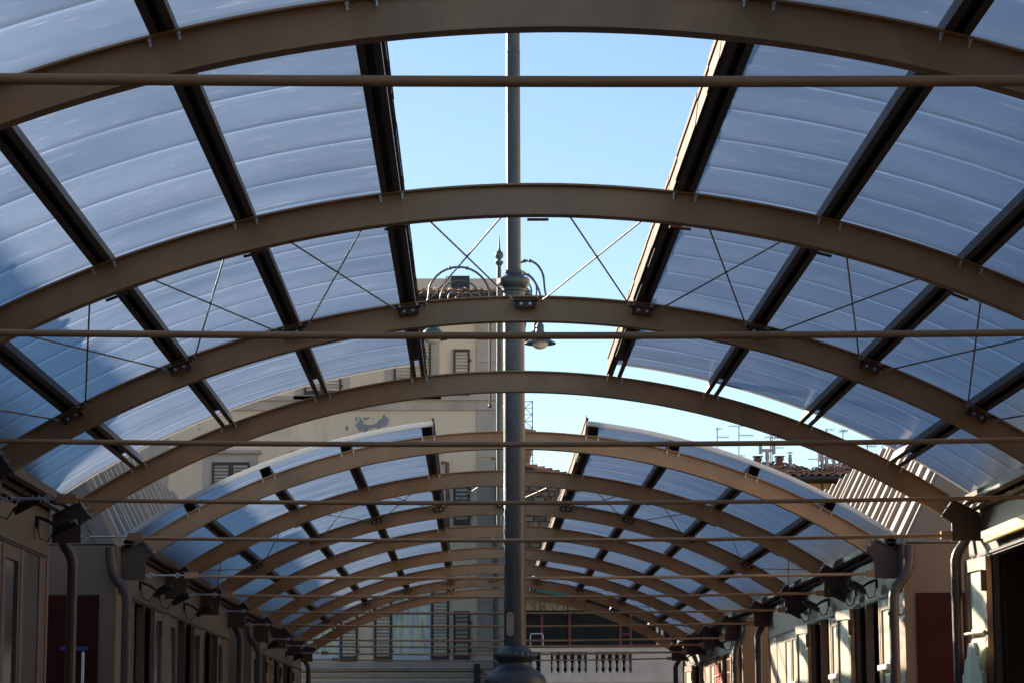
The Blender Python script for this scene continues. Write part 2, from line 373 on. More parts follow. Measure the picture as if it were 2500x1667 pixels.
def brace(root, arch_node, ya, yb):
    ths = [-34.2, -28.15, -21.15, -14.1, -7.05, 0, 7.05, 14.1, 21.15, 28.15, 34.2]
    def node(th, y, off): x, z = pol(RB+.108, R(th+off)); return Vector((x, y, z))
    for i in range(len(ths)-1):
        a, b = ths[i], ths[i+1]
        p, q = node(a, ya+.04, .85), node(b, yb-.07, -.75)
        p2, q2 = node(b, ya+.04, -.85), node(a, yb-.07, .95)
        for u, v in ((p, q), (p2, q2)):
            r = MB().tube([u, v], .0045, 8).build('brace_rod', 'brace_steel', root)
            d = (u-v).normalized(); MB().tube([v+d*.01, v+d*.10], .008, 8).build('sleeve', 'galvanised', r)
    for th in ths[1:-1]:
        fr = radial(R(th), yb-.055, RB+.085)
        m = MB().box(-.075, .075, -.045, .016, .022, .030, fr).box(-.055, .055, -.030, -.024, -.012, .024, fr).box(-.056, -.050, -.03, .045, -.012, .024, fr).box(.050, .056, -.03, .045, -.012, .024, fr)
        m.box(.07, .12, -.06, -.02, .036, .042, fr)
        br = m.build('brace_bracket', 'shaded_steel_paint', arch_node)
        for dx in (-.025, .025):
            x = fr @ Vector((dx, -.031, .006)); link('bolt', bolt_me, br, x, (R(90), 0, 0))
        fr = radial(R(th), ya+.05, RB+.0)
        MB().box(-.05, .05, -.004, .03, -.008, -.001, fr).build('brace_bracket', 'shaded_steel_paint', root)

def canopy(label, ys, py0, py1, rod_dz, brace_at, phase, open_end=0, front_trim=True):
    root = thing('market_canopy', label, 'canopy', (0, ys[0], 0), 'arched canopies over the market aisle')
    ar = [arch(root, y, rod_dz.get(i, 0)) for i, y in enumerate(ys)]
    for th in PUR: purlin(root, th, py0+.02, ys[-1]+.036, open_end)
    y = py0; nxt = phase
    while nxt <= py0+.12: nxt += .515
    cuts = [py0]
    while nxt < py1-.06: cuts.append(nxt); nxt += .515
    cuts.append(py1)
    for a, b in zip(cuts, cuts[1:]):
        for sd in (-1, 1): panel(root, sd, a, b)
    for sd in (-1, 1):
        for yy, rr in ((py0-.006, .021), (py1+.006, .012)):
            pts = []
            for i in range(NTH+1):
                x, z = pol(RB+BD+.095, sd*R(6.5+(35.3-6.5)*i/NTH)); pts.append((x, yy, z))
            MB().tube(pts, rr, 8).build('edge_trim', 'opal_trim', root, smooth=50)
        # gutter and eave angle over the wall head
        x0 = sd*3.10
        m = MB().box(sd*3.08, sd*3.17, py0+.03, py1-.02, 3.215, 3.222).box(sd*3.08, sd*3.086, py0+.03, py1-.02, 3.222, 3.27)
        m.build('gutter', 'dark_purlin', root)
    for k in brace_at: brace(root, ar[k+1], ys[k], ys[k+1])
    return root
yA = [-10.0, -7.0, -4.0, -1.0, 2.0, 5.0016, 8.2005, 11.24, 14.1633, 17.0785]
yB = [20.4576, 23.4328, 26.4273, 29.4186]
yC = [32.8153, 35.8008, 38.7815, 41.7588]
canopy('arched brown steel canopy with opal panels ending short of the ornate lamp post', yA, -10.2, 17.05, {6: -.01, 7: -.012, 9: .02}, (7,), 10.01-.515*40, .33)
canopy('long arched brown steel canopy between the ornate lamp post and the beige house', yB+yC, 20.40, 41.70, {0: -.018, 4: -.03}, (1, 5), 20.40)

# ------------------------------------------------------------------ kiosks
XW = 3.19
rib_me = {}
def hood(root, sd, y0, y1):
    # steep ribbed metal roof, facing the aisle
    poly = [(3.215, 3.20), (3.84, 4.455), (5.35, 4.455), (5.98, 3.20)]
    m = MB().prism([(sd*x, z) for x, z in poly], y0, y1); body = m.build('roof', 'gable_metal', root)
    # cover boards on the aisle slope, with gaps between the bays
    L_ = math.hypot(.625, 1.255); ang = math.atan2(1.255, .625)
    o = Vector((sd*3.215, 0, 3.20)); e1 = Vector((sd*math.cos(ang), 0, math.sin(ang))); nr = Vector((-sd*math.sin(ang), 0, math.cos(ang)))
    def slab(ya, yb, h0, h1, nm, mt, l0=-.02, l1=L_+.03):
        vs = []
        for h in (h0, h1):
            for l in (l0, l1):
                for y in (ya, yb): vs.append(o+e1*l+nr*h+Vector((0, y, 0)))
        MB().add(vs, ((0, 1, 3, 2), (4, 6, 7, 5), (0, 4, 5, 1), (2, 3, 7, 6), (0, 2, 6, 4), (1, 5, 7, 3))).build(nm, mt, body)
    y = y0
    while y < y1-.3:
        e = min(y+2.46, y1)
        slab(y, e-.16, .0, .022, 'roof_sheet', 'roof_metal')
        slab(e-.159, e-.001, .0, .004, 'gap_shade', 'interior')  # thin dark strip painting the shade of a deep gap
        q = y
        for wgap in (.10, .68, 1.30, 1.58, 2.10):
            if q+wgap+.07 < e-.16: slab(q+wgap, q+wgap+.07, .0225, .060, 'roof_rib', 'roof_metal', -.025, L_+.035)
        y = e
    # end flashing on both gables
    for yy, d in ((y0, -1), (y1, 1)):
        pl = [(3.215, 3.20), (3.84, 4.455), (3.98, 4.455), (3.355, 3.20)]
        MB().prism([(sd*x, z) for x, z in pl], yy+d*.003, yy+d*.022).build('verge_flashing', 'roof_metal' if False else 'gable_metal', body)
    return body
def leaf(root, sd, ya, yb, xa, xb, zt, frame='door_frame', pane='pale_pane', zb=.12, bar=None):
    if sd < 0 and frame == 'door_frame': frame = 'shaded_door_frame'
    # door leaf between (xa, ya) and (xb, yb)
    a, b = Vector((sd*xa, ya, 0)), Vector((sd*xb, yb, 0)); d = (b-a); L_ = d.length; d.normalize(); nn = Vector((-d.y, d.x, 0))
    if nn.x*sd > 0: nn = -nn
    fr = Matrix(((d.x, nn.x, 0, a.x), (d.y, nn.y, 0, a.y), (0, 0, 1, 0), (0, 0, 0, 1)))
    st = .058; m = MB()
    m.box(0, st, -.02, .02, zb, zt, fr).box(L_-st, L_, -.02, .02, zb, zt, fr).box(st, L_-st, -.02, .02, zt-.085, zt, fr).box(st, L_-st, -.02, .02, zb, zb+.2, fr)
    lf = m.build('door_leaf', frame, root)
    MB().box(st, L_-st, -.006, .004, zb+.2, zt-.085, fr).build('pane', pane, lf)
    if bar: MB().tube([fr @ Vector((.02, .035, bar)), fr @ Vector((L_-.02, .035, bar))], .012, 8).build('push_bar', 'door_frame', lf)
    MB().box(L_*.5-.02, L_*.5+.02, .0045, .007, 2.43, 2.52, fr).build('paper_tag', 'white_paint', lf) if pane == 'pale_pane' and not bar else None
    return lf
def kiosk(label, sd, y0, y1, items, end0=True, zl=2.80):
    root = thing('market_kiosk', label, 'kiosk', (sd*4.6, (y0+y1)/2, 0), 'market kiosks lining the aisle')
    m = MB().box(sd*XW, sd*6.0, y0, y0+.08, 0, 3.19); m.build('end_wall', 'kiosk_wall', root)
    m = MB().box(sd*XW, sd*6.0, y1-.08, y1, 0, 3.19); m.build('end_wall', 'kiosk_wall', root)
    MB().box(sd*5.92, sd*6.0, y0+.081, y1-.081, 0, 3.19).build('back_wall', 'kiosk_wall', root)
    MB().box(sd*(XW+.09), sd*5.915, y0+.082, y1-.082, 3.0, 3.06).build('ceiling', 'interior', root)
    MB().box(sd*(XW+1.2), sd*(XW+1.25), y0+.082, y1-.082, 0, 3.0).build('inner_partition', 'interior', root)
    MB().box(sd*XW, sd*(XW+.085), y0+.081, y1-.081, zl, 3.195).build('fascia', 'kiosk_fascia', root)
    MB().box(sd*(XW-.014), sd*(XW-.001), y0+.082, y1-.082, zl+.012, zl+.03).build('conduit', 'dark_frame', root)
    MB().box(sd*(XW+.01), sd*(XW+.08), y0+.081, y1-.081, 0, .118).build('threshold', 'kiosk_fascia', root)
    hood(root, sd, y0, y1)
    last = y0+.081
    for it in sorted(items, key=lambda q: q[1]):
        k, a, b = it[:3]
        if a-last > .02: MB().box(sd*(XW+.005), sd*(XW+.075), last+.001, a-.001, .12, zl-.001).build('wall_post', 'door_frame' if sd > 0 else 'shaded_door_frame', root)
        last = b
        if k == 'glass':
            lf = leaf(root, sd, a, b, XW+.03, XW+.03, zl-.005, pane=it[3] if len(it) > 3 else 'pale_pane')
            MB().box(sd*(XW-.03), sd*(XW+.005), a+.03, b-.03, 2.20, 2.245).build('push_bar', 'white_paint', lf)
        elif k == 'darkglass': leaf(root, sd, a, b, XW+.03, XW+.03, zl-.005, pane='dim_glass')
        elif k == 'panel': MB().box(sd*(XW+.012), sd*(XW+.06), a+.002, b-.002, .12, zl-.002).build('wall_panel', it[3], root)
        elif k == 'fold':
            n = 3; wd = (b-a)/n
            for i in range(n):
                x = XW-.06+.05*i
                leaf(root, sd, a+wd*i+.004, a+wd*(i+1)-.01, x, x+.045, zl-.03, frame='dark_frame' if i < 2 else 'door_frame', pane='dim_glass' if i < 2 else 'tan_strip')
            MB().box(sd*(XW-.075), sd*(XW-.035), b-.07, b-.045, zl-.24, zl-.10).build('door_closer', 'dark_frame', root)
        elif k == 'leaf': leaf(root, sd, a, b, it[3], it[4], zl+.0, bar=it[5] if len(it) > 5 else None)
        elif k == 'grille':
            m = MB()
            for i in range(4): yy = a+.02+(b-a-.04)*i/3; m.box(sd*(XW-.02), sd*(XW-.008), yy-.006, yy+.006, .12, zl-.03)
            for i in range(15): zz = .2+i*.18; m.box(sd*(XW-.021), sd*(XW-.009), a, b, zz-.006, zz+.006)
            MB().box(sd*(XW+.01), sd*(XW+.03), a, b, .12, zl-.03).build('red_backing', 'red_grille', root); m.build('grille', 'tan_strip', root)
    if y1-.081-last > .02: MB().box(sd*(XW+.005), sd*(XW+.075), last+.001, y1-.082, .12, zl-.001).build('wall_post', 'door_frame' if sd > 0 else 'shaded_door_frame', root)
    return root
YBE, YCE = 20.2, 32.55
# east row (sunlit)
kA = kiosk('sunlit market kiosk with a fluorescent tube above its open doors and a hanging green sign', 1, -12.0, 17.5,
      [('fold', 16.32, 16.82), ('open', 15.5, 16.3), ('leaf', 16.83, 17.31, 3.185, 3.135, 2.33), ('panel', 14.0, 15.4, 'maroon_panel'), ('darkglass', 12.0, 13.6), ('darkglass', 10.0, 11.6), ('panel', 8, 9.8, 'kiosk_wall'), ('darkglass', 6, 7.6), ('panel', -11.5, 5.5, 'kiosk_wall')], zl=2.84)
kB = kiosk('sunlit market kiosk with a row of floodlights over pale glazed doors', 1, YBE, 29.65,
      [('glass', 20.98, 21.5), ('open', 21.56, 22.26), ('fold', 22.3, 22.86), ('leaf', 22.88, 23.34, 3.165, 3.10), ('glass', 23.92, 24.5), ('open', 24.6, 25.22),
       ('fold', 25.25, 25.8), ('leaf', 25.84, 26.3, 3.165, 3.10), ('glass', 27.04, 27.6), ('glass', 27.64, 28.2), ('panel', 28.22, 28.9, 'kiosk_wall')])
kC = kiosk('sunlit market kiosk with red grilles beside its glazed doors, next to the balustraded terrace', 1, YCE, 41.95,
      [('leaf', 32.75, 33.3, 3.16, 3.12), ('grille', 33.9, 34.4), ('fold', 34.45, 35.1), ('grille', 35.5, 36.3), ('glass', 36.5, 37.2), ('panel', 37.3, 38.0, 'kiosk_wall'), ('open', 38.2, 38.9),
       ('fold', 39.0, 39.6), ('leaf', 39.7, 40.3, 3.16, 3.10), ('glass', 40.6, 41.3)])
# west row (in shade)
wA = kiosk('shaded market kiosk with narrow dark windows and a plain grey door at its corner', -1, -12.0, 17.0,
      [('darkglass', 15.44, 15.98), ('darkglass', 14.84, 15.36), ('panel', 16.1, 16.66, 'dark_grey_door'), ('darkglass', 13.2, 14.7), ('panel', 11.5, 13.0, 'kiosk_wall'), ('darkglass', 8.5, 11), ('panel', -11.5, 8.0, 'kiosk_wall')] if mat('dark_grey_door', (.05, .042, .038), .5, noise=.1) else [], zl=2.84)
wB = kiosk('shaded market kiosk of dark glazed doors starting beside the ornate lamp post', -1, YBE, 29.65,
      [('darkglass', 20.8, 21.3), ('open', 21.36, 22.0), ('fold', 22.05, 22.7), ('darkglass', 22.8, 23.3), ('darkglass', 23.9, 24.4), ('open', 24.5, 25.1), ('fold', 25.2, 25.8), ('darkglass', 25.9, 26.5), ('fold', 27.0, 27.6), ('open', 27.7, 28.3), ('darkglass', 28.4, 28.9)])
wC = kiosk('shaded market kiosk with a red grille, in front of the beige shuttered house', -1, YCE, 41.95,
      [('darkglass', 33.0, 33.6), ('fold', 33.7, 34.3), ('open', 34.4, 35.0), ('grille', 35.4, 36.0), ('fold', 36.2, 36.8), ('darkglass', 37, 37.6), ('open', 38.0, 38.7), ('fold', 38.8, 39.4), ('darkglass', 39.7, 40.2), ('panel', 40.3, 41.2, 'kiosk_wall')])
# maroon panels let into the gable ends that face the gap
for root, sd, xa in ((kB, 1, 3.282), (wB, -1, 3.325)):
    MB().box(sd*xa, sd*4.3, YBE-.012, YBE-.001, .1, 2.79).build('maroon_panel', 'maroon_panel', root)
MB().box(-3.62, -3.40, YBE-.05, YBE-.013, 2.34, 2.375).build('push_bar', 'blue_bar', wB)
MB().tube([(-3.43, YBE-.09, 1.2), (-3.43, YBE-.09, 2.33)], .012, 8).build('pull_handle', 'white_paint', wB)
# downpipes
def pipe(root, pts, r=.041):
    P = [Vector(p) for p in pts]; q = [P[0]]
    for i in range(1, len(P)-1):
        a, b, c_ = P[i-1], P[i], P[i+1]; d1, d2 = (a-b), (c_-b); l = min(.07, d1.length*.45, d2.length*.45)
        u, v = b+d1.normalized()*l, b+d2.normalized()*l
        for k in range(5): t = k/4; q.append((1-t)**2*u+2*t*(1-t)*b+t*t*v)
    q.append(P[-1]); o = MB().tube(q, r, 14).build('downpipe', 'downpipe_paint', root, smooth=50)
    for z in (2.62, 1.4): MB().lathe([(r+.001, z-.012), (r+.005, z-.012), (r+.005, z+.012), (r+.001, z+.012)], P[-1].x, P[-1].y, 14).build('pipe_clip', 'downpipe_paint', o)
    return o
pipe(kA, [(3.155, 17.36, 3.14), (3.15, 17.36, 2.99), (3.066, 17.36, 2.885), (3.066, 17.36, .05)], .036)
pipe(wA, [(-3.15, 17.28, 3.14), (-3.15, 17.28, 2.98), (-3.075, 17.28, 2.87), (-3.075, 17.28, .05)], .036)
for rt, sd, ye in ((kB, 1, YBE), (wB, -1, YBE), (kC, 1, YCE), (wC, -1, YCE)):
    pipe(rt, [(sd*3.235, ye-.07, 3.17), (sd*3.215, ye-.07, 2.96), (sd*3.09, ye-.07, 2.80), (sd*3.085, ye-.07, .05)])
for rt, sd, ye in ((kB, 1, 29.72), (wB, -1, 29.72), (kC, 1, 42.02), (wC, -1, 42.02)):
    pipe(rt, [(sd*3.15, ye, 3.14), (sd*3.15, ye, 2.98), (sd*3.075, ye, 2.87), (sd*3.075, ye, .05)])
# floodlights
def floodlight(sd, y, z, label, group, dy=-.10):
    t = thing('floodlight', label, 'floodlight', (sd*XW, y, z), group)
    m = MB().box(sd*(XW-.001), sd*(XW-.02), y-.03, y+.03, z-.02, z+.06).tube([(sd*(XW-.02), y, z+.05), (sd*(XW-.09), y+dy*.4, z+.02), (sd*(XW-.13), y+dy*.6, z-.01)], .012, 6)
    m.build('wall_arm', 'black_lamp', t)
    fr = Matrix.Translation((sd*(XW-.19), y+dy, z-.015)) @ Matrix.Rotation(sd*R(28), 4, 'Y') @ Matrix.Rotation(R(18), 4, 'X')
    h = MB().box(-.085, .085, -.06, .06, -.018, .010, fr).box(-.05, .05, -.04, .04, .010, .03, fr).build('lamp_head', 'black_lamp', t)
    MB().box(-.072, .072, -.048, .048, -.022, -.0185, fr).build('lens', 'lamp_lens', h)
    pts = [Vector((sd*(XW-.012), y+.0, z-.02)), Vector((sd*(XW-.03), y+dy*.2, z-.09)), Vector((sd*(XW-.08), y+dy*.5, z-.11)), Vector((sd*(XW-.12), y+dy*.7, z-.04))]
    MB().tube(pts, .005, 6).build('cable', 'cable', t)
for y in (21.55, 22.75, 24.5, 25.85): floodlight(1, y, 2.93, 'small black floodlight on an arm above the pale glazed doors of the sunlit kiosk', 'floodlights over the sunlit doors')
for y in (33.9, 36.6, 39.5): floodlight(1, y, 2.93, 'small black floodlight above the kiosk with the red grilles', 'floodlights over the red grilles')
for y in (21.6, 22.9, 24.9): floodlight(-1, y, 2.93, 'small black floodlight on the shaded kiosk past the ornate lamp post', 'floodlights on the shaded kiosk', .1)
floodlight(-1, 16.45, 3.03, 'small black floodlight above the grey door of the shaded corner kiosk', None, .0)
floodlight(-1, 14.95, 3.05, 'small black floodlight above the narrow windows of the shaded corner kiosk', None, .1)
for y in (33.6, 38.4): floodlight(-1, y, 2.93, 'small black floodlight on the shaded kiosk with the red grille', 'floodlights near the red grille', .1)
t = thing('tube_light', 'yellowed fluorescent tube light above the open doors of the sunlit kiosk', 'light', (3.13, 15.9, 2.92))
MB().box(3.10, 3.185, 15.2, 16.62, 2.94, 2.985).build('housing', 'tube_lamp', t); MB().tube([(3.125, 15.25, 2.925), (3.125, 16.57, 2.925)], .022, 10).build('diffuser', 'tube_lamp', t, smooth=40)
# hanging sign
t = thing('hanging_sign', 'weathered pale green scalloped wooden sign hung by a hook from the door bar', 'sign', (3.11, 17.0, 1.6))
prof = [(0, 2.262)]
for y, z in ((.05, 2.255), (.085, 2.225), (.10, 2.19), (.105, 2.165), (.15, 2.15), (.175, 2.105), (.185, 2.06), (.22, 2.05), (.23, 2.0), (.23, 1.55)): prof.append((y, z))
poly = [(16.96+y*1.5, z) for y, z in prof]+[(16.96-y*1.5, z) for y, z in reversed(prof[1:])]
MB().prism(poly, 3.075, 3.105, 'x').build('board', 'green_sign', t)
hk = [(3.09+.0, 16.96+.02*math.sin(k*.9), 2.262+.012*k) for k in range(8)]
MB().tube(hk, .004, 6).build('hook', 'galvanised', t)

# ------------------------------------------------------------------ ornate lamp post in the gap
t = thing('lamp_post', 'tall dark iron lamp post with moulded collar and ringed base in the gap between canopies', 'lamp post', (.012, 18.8, 0))
X, Y = .008, 18.8
MB().lathe([(.36, 0), (.36, .25), (.30, .32), (.28, .9), (.25, 1.0), (.235, 1.9), (.24, 2.0), (.235, 2.055), (.222, 2.085), (.205, 2.105), (.19, 2.118), (.185, 2.128), (.16, 2.14), (.135, 2.158), (.124, 2.18), (.124, 2.192), (.135, 2.205), (.155, 2.222), (.163, 2.24), (.158, 2.256), (.140, 2.268), (.128, 2.276), (.122, 2.286), (.10, 2.306), (.086, 2.318)], X, Y, 40).build('base', 'post_paint', t, smooth=35)
gm = MB().sphere((0, 0, 0), .020, 8, 6, .9, .75, 1.15).mesh('gadroon', 'post_paint', 60)
basep = [o for o in t.children][0]
for k in range(22):
    a = 2*math.pi*(k+.5)/22; link('gadroon', gm, basep, (X+.152*math.cos(a), Y+.152*math.sin(a), 2.247), (0, 0, a+math.pi/2))
MB().lathe([(.083, 2.319), (.083, 2.34), (.0825, 3.6), (.0815, 5.012)], X, Y, 32).build('shaft', 'post_paint', t, smooth=40)
MB().lathe([(.082, 5.013), (.094, 5.016), (.094, 5.03), (.09, 5.036), (.104, 5.046), (.117, 5.062), (.119, 5.072), (.123, 5.074), (.124, 5.108), (.118, 5.116), (.09, 5.125), (.076, 5.14), (.070, 5.150), (.075, 5.158), (.075, 5.172), (.068, 5.18), (.058, 5.182)], X, Y, 36).build('collar', 'post_paint', t, smooth=30)
MB().lathe([(.056, 5.183), (.055, 6.9), (.057, 6.901), (.057, 6.915), (.054, 6.916), (.053, 9.6), (.075, 9.62), (.075, 9.68), (.03, 9.75), (.01, 10.0)], X, Y, 28).build('upper_shaft', 'post_paint', t, smooth=40)
pp = []
for k in range(9): a = math.pi*k/8; pp.append((.0275*math.cos(a), .062+.0275*math.sin(a)))
for k in range(9): a = math.pi+math.pi*k/8; pp.append((.0275*math.cos(a), -.062+.0275*math.sin(a)))
pl = MB().prism([(X-.037+x, 2.477+z) for x, z in pp], Y-.089, Y-.078).build('plate', 'name_plate', t)
for dz in (-.06, .062): MB().sphere((X-.037, Y-.089, 2.477+dz), .005, 8, 5).build('rivet', 'dark_frame', pl)
MB().box(X-.043, X-.033, Y-.084, Y-.076, 2.32, 2.39).build('cover_seam', 'post_paint', t)

# ------------------------------------------------------------------ slender street lamp beyond the last canopy
t = thing('street_lamp', 'slender green iron street lamp with spiked ball finial and scrolled arms beyond the last canopy', 'street lamp', (.14, 47, 0))
X, Y = .15, 47.
MB().lathe([(.22, 0), (.22, .6), (.15, .7), (.105, .9), (.104, 5.36), (.108, 5.37), (.108, 5.43), (.09, 5.46), (.066, 5.48)], X, Y, 24).build('lower_shaft', 'street_lamp_paint', t, smooth=35)
MB().lathe([(.06, 5.481), (.058, 8.0), (.045, 9.9), (.04, 10.6), (.038, 10.64)], X+.03, Y, 20).build('upper_shaft', 'street_lamp_paint', t, smooth=35)
MB().lathe([(.038, 10.641), (.075, 10.69), (.08, 10.71), (.075, 10.73), (.03, 10.75), (.035, 10.77), (.07, 10.80), (.082, 10.85), (.07, 10.90), (.03, 10.94), (.02, 11.0), (.006, 11.24)], X+.035, Y, 18).build('finial', 'street_lamp_paint', t, smooth=50)
def spiral(cx, cz, r0, r1, turns, a0, n=60):
    return [(cx+(r0+(r1-r0)*i/n)*math.cos(a0+turns*2*math.pi*i/n), Y, cz+(r0+(r1-r0)*i/n)*math.sin(a0+turns*2*math.pi*i/n)) for i in range(n+1)]
def arm(sx, lab_r, dirv):
    """arched arm with scroll; local x runs outwards along dirv"""
    dx, dy = dirv
    def T(p): return (X+.03+p[0]*dx, Y+p[0]*dy, p[1])
    cx_, r_a = .775, .60
    pts = [T((.175, 7.96)), T((.175, 9.0)), T((.175, 10.0))]+[T((cx_-r_a*math.cos(k*math.pi/16), 10.02+r_a*math.sin(k*math.pi/16))) for k in range(1, 15)]+[T((1.36, 10.0)), T((1.40, 9.86))]
    a = MB().tube(pts, .022, 10).build('arm', 'street_lamp_paint', t, smooth=50)
    m = MB().sphere(T((.175, 7.94)), .04, 10, 8)
    for k in (6.6, 8, 9.4): m.sphere(T((cx_-r_a*math.cos(k*math.pi/16), 10.02+r_a*math.sin(k*math.pi/16))), .036, 8, 6)
    m.box(*[0, .16, -.012, .012, 0, .03], Matrix.Translation(T((0, 8.4))) @ Matrix.Rotation(math.atan2(dy, dx), 4, 'Z')).box(0, .16, -.012, .012, 0, .03, Matrix.Translation(T((0, 9.7))) @ Matrix.Rotation(math.atan2(dy, dx), 4, 'Z'))
    m.build('knob', 'street_lamp_paint', a, smooth=50)
    sp = [T((cx_+(.40*(1-i/70)+.03)*math.cos(math.pi-2.6*2*math.pi*i/70), 9.98+(.40*(1-i/70)+.03)*math.sin(math.pi-2.6*2*math.pi*i/70)*.95)) for i in range(71)]
    MB().tube([T((cx_-.43, 9.5))]+sp, .016, 8).build('scroll', 'street_lamp_paint', a, smooth=50)
    return T
def bell(p, s_, nm='lamp_shade'):
    x, y, z = p
    o = MB().lathe([(.012, z+.42), (.03, z+.40), (.055, z+.33), (.075, z+.30), (.075, z+.20), (.09, z+.17), (.15, z+.13), (.175, z+.10), (.20, z+.03), (.24, z+.005), (.30, z-.03), (.30, z-.045), (.20, z-.03)], x, y, 28).build(nm, 'street_lamp_paint', t, smooth=35)
    MB().sphere((x, y, z-.025), .16, 18, 10, 1, 1, .75).build('glass_bowl', 'bowl_glass', o, smooth=60)
    MB().tube([(x, y, z+.40), (x, y, 9.95)], .014, 8).build('drop_rod', 'street_lamp_paint', o)
mat('bowl_glass', (.66, .64, .58), .2)
T = arm(-1, 1, (-1, 0)); bell(T((1.27, 9.27)), 1)
T = arm(1, 1, (.62, -.78)); bell(T((1.22, 9.02)), 1)
T = arm(1, 1, (.62, .78)); bell(T((1.20, 9.36)), 1)
# thin pale pole beside it
t2 = thing('signal_pole', 'thin pale grey pole behind the ornate lamp post', 'pole', (.35, 52, 0))
MB().lathe([(.04, 0), (.04, 5.2), (.03, 5.22)], .33, 52, 12).build('pole', 'flue_metal', t2, smooth=40); MB().sphere((.33, 52, 5.26), .05, 10, 8).build('cap', 'flue_metal', t2, smooth=60)

# ------------------------------------------------------------------ beige house
FY = 65.
h = thing('beige_house', 'large beige plastered house with brown louvred shutters and grey stone quoins', 'building', (-4.5, FY+5, 0))
MB().box(-30, .55, FY, FY+10, 0, 13.1).build('wall', 'plaster', h)
# quoins
for xa, xb in ((-9.05, -8.31), (-.236, .552)):
    z = 3.95; k = 0
    while z < 12.95:
        hh = .66 if k % 2 else .60
        MB().box(xa, xb, FY-.05, FY-.001, z+.012, min(z+hh-.012, 12.98)).build('quoin', 'grey_stone', h); z += hh; k += 1
def band(z0, z1, d, mt='grey_stone', xa=-30, xb=.62): MB().box(xa, xb, FY-d, FY-.0012, z0, z1).build('string_course', mt, h)
band(10.25, 10.50, .07); band(10.50, 10.62, .14); band(3.50, 3.68, .12); band(3.28, 3.36, .09); band(3.14, 3.20, .07)
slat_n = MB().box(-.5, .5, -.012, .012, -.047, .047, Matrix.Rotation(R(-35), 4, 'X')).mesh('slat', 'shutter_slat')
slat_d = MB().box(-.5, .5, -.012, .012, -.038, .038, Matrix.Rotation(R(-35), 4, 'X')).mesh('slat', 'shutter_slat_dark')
def shutter(xa, xb, z0, z1, y=FY-.07, me=slat_n, pitch=.085):
    m = MB(); f = .06
    m.box(xa, xa+f, y-.025, y+.025, z0, z1).box(xb-f, xb, y-.025, y+.025, z0, z1).box(xa+f, xb-f, y-.024, y+.024, z0, z0+.12).box(xa+f, xb-f, y-.024, y+.024, z1-.07, z1)
    o = m.build('shutter', 'shutter_wood', h)
    n = int((z1-z0-.19)/pitch)
    for i in range(n):
        z = z0+.12+(i+.5)*(z1-z0-.19)/n; link('slat', me, o, ((xa+xb)/2, y, z), None, (xb-xa-2*f, 1, 1.0))
    MB().box(xa+f, xb-f, y+.028, y+.032, z0+.1, z1-.05).build('shade', 'window_shade', o)
    for zz in (z0+.25, z1-.3): MB().sphere((xb+.01, y, zz), .035, 8, 6).build('hinge', 'shutter_wood', o)
    return o
def surround(xa, xb, z0, z1, wd=.22):
    for q in ((xa-wd, xa, z0, z1), (xb, xb+wd, z0, z1), (xa-wd, xb+wd, z1+.002, z1+wd)): MB().box(q[0], q[1], FY-.045, FY-.001, q[2], q[3]).build('window_surround', 'grey_stone', h)
    MB().box(xa-wd-.08, xb+wd+.08, FY-.16, FY-.001, z1+wd+.002, z1+wd+.09).build('window_hood', 'grey_stone', h)
    MB().box(xa-wd-.05, xb+wd+.05, FY-.14, FY-.001, z0-.12, z0-.002).build('window_sill', 'grey_stone', h)
# narrow closed shutters above one another
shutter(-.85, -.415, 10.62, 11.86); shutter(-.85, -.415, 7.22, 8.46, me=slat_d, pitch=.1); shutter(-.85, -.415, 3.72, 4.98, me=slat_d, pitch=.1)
# wide windows, closed shutters, two upper floors
for xa in (-7.16, -4.78, -2.42):
    for z0, z1 in ((10.64, 12.45), (7.1, 8.88)):
        xb = xa+.98; mid = (xa+xb)/2
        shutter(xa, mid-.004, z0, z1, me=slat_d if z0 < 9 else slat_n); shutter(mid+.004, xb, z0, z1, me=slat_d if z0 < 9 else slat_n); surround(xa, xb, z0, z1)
# first floor: white windows with opened shutters
for xa in (-4.78, -2.42):
    xb = xa+.98
    fr = MB().box(xa, xa+.07, FY-.06, FY-.001, 3.73, 5.75).box(xb-.07, xb, FY-.06, FY-.001, 3.73, 5.75).box(xa+.45, xa+.53, FY-.06, FY-.001, 3.73, 5.75).box(xa+.07, xa+.45, FY-.06, FY-.001, 3.73, 3.86).box(xa+.53, xb-.07, FY-.06, FY-.001, 3.73, 3.86).box(xa+.07, xa+.45, FY-.06, FY-.001, 5.66, 5.75).box(xa+.53, xb-.07, FY-.06, FY-.001, 5.66, 5.75)
    wf = fr.build('window', 'window_white', h)
    for q in ((xa+.07, xa+.45), (xa+.53, xb-.07)): MB().box(q[0]+.001, q[1]-.001, FY-.03, FY-.002, 3.861, 5.659).build('pane', 'curtain_glass', wf)
    shutter(xa-.48, xa-.02, 3.70, 5.78); shutter(xb+.02, xb+.48, 3.70, 5.78)
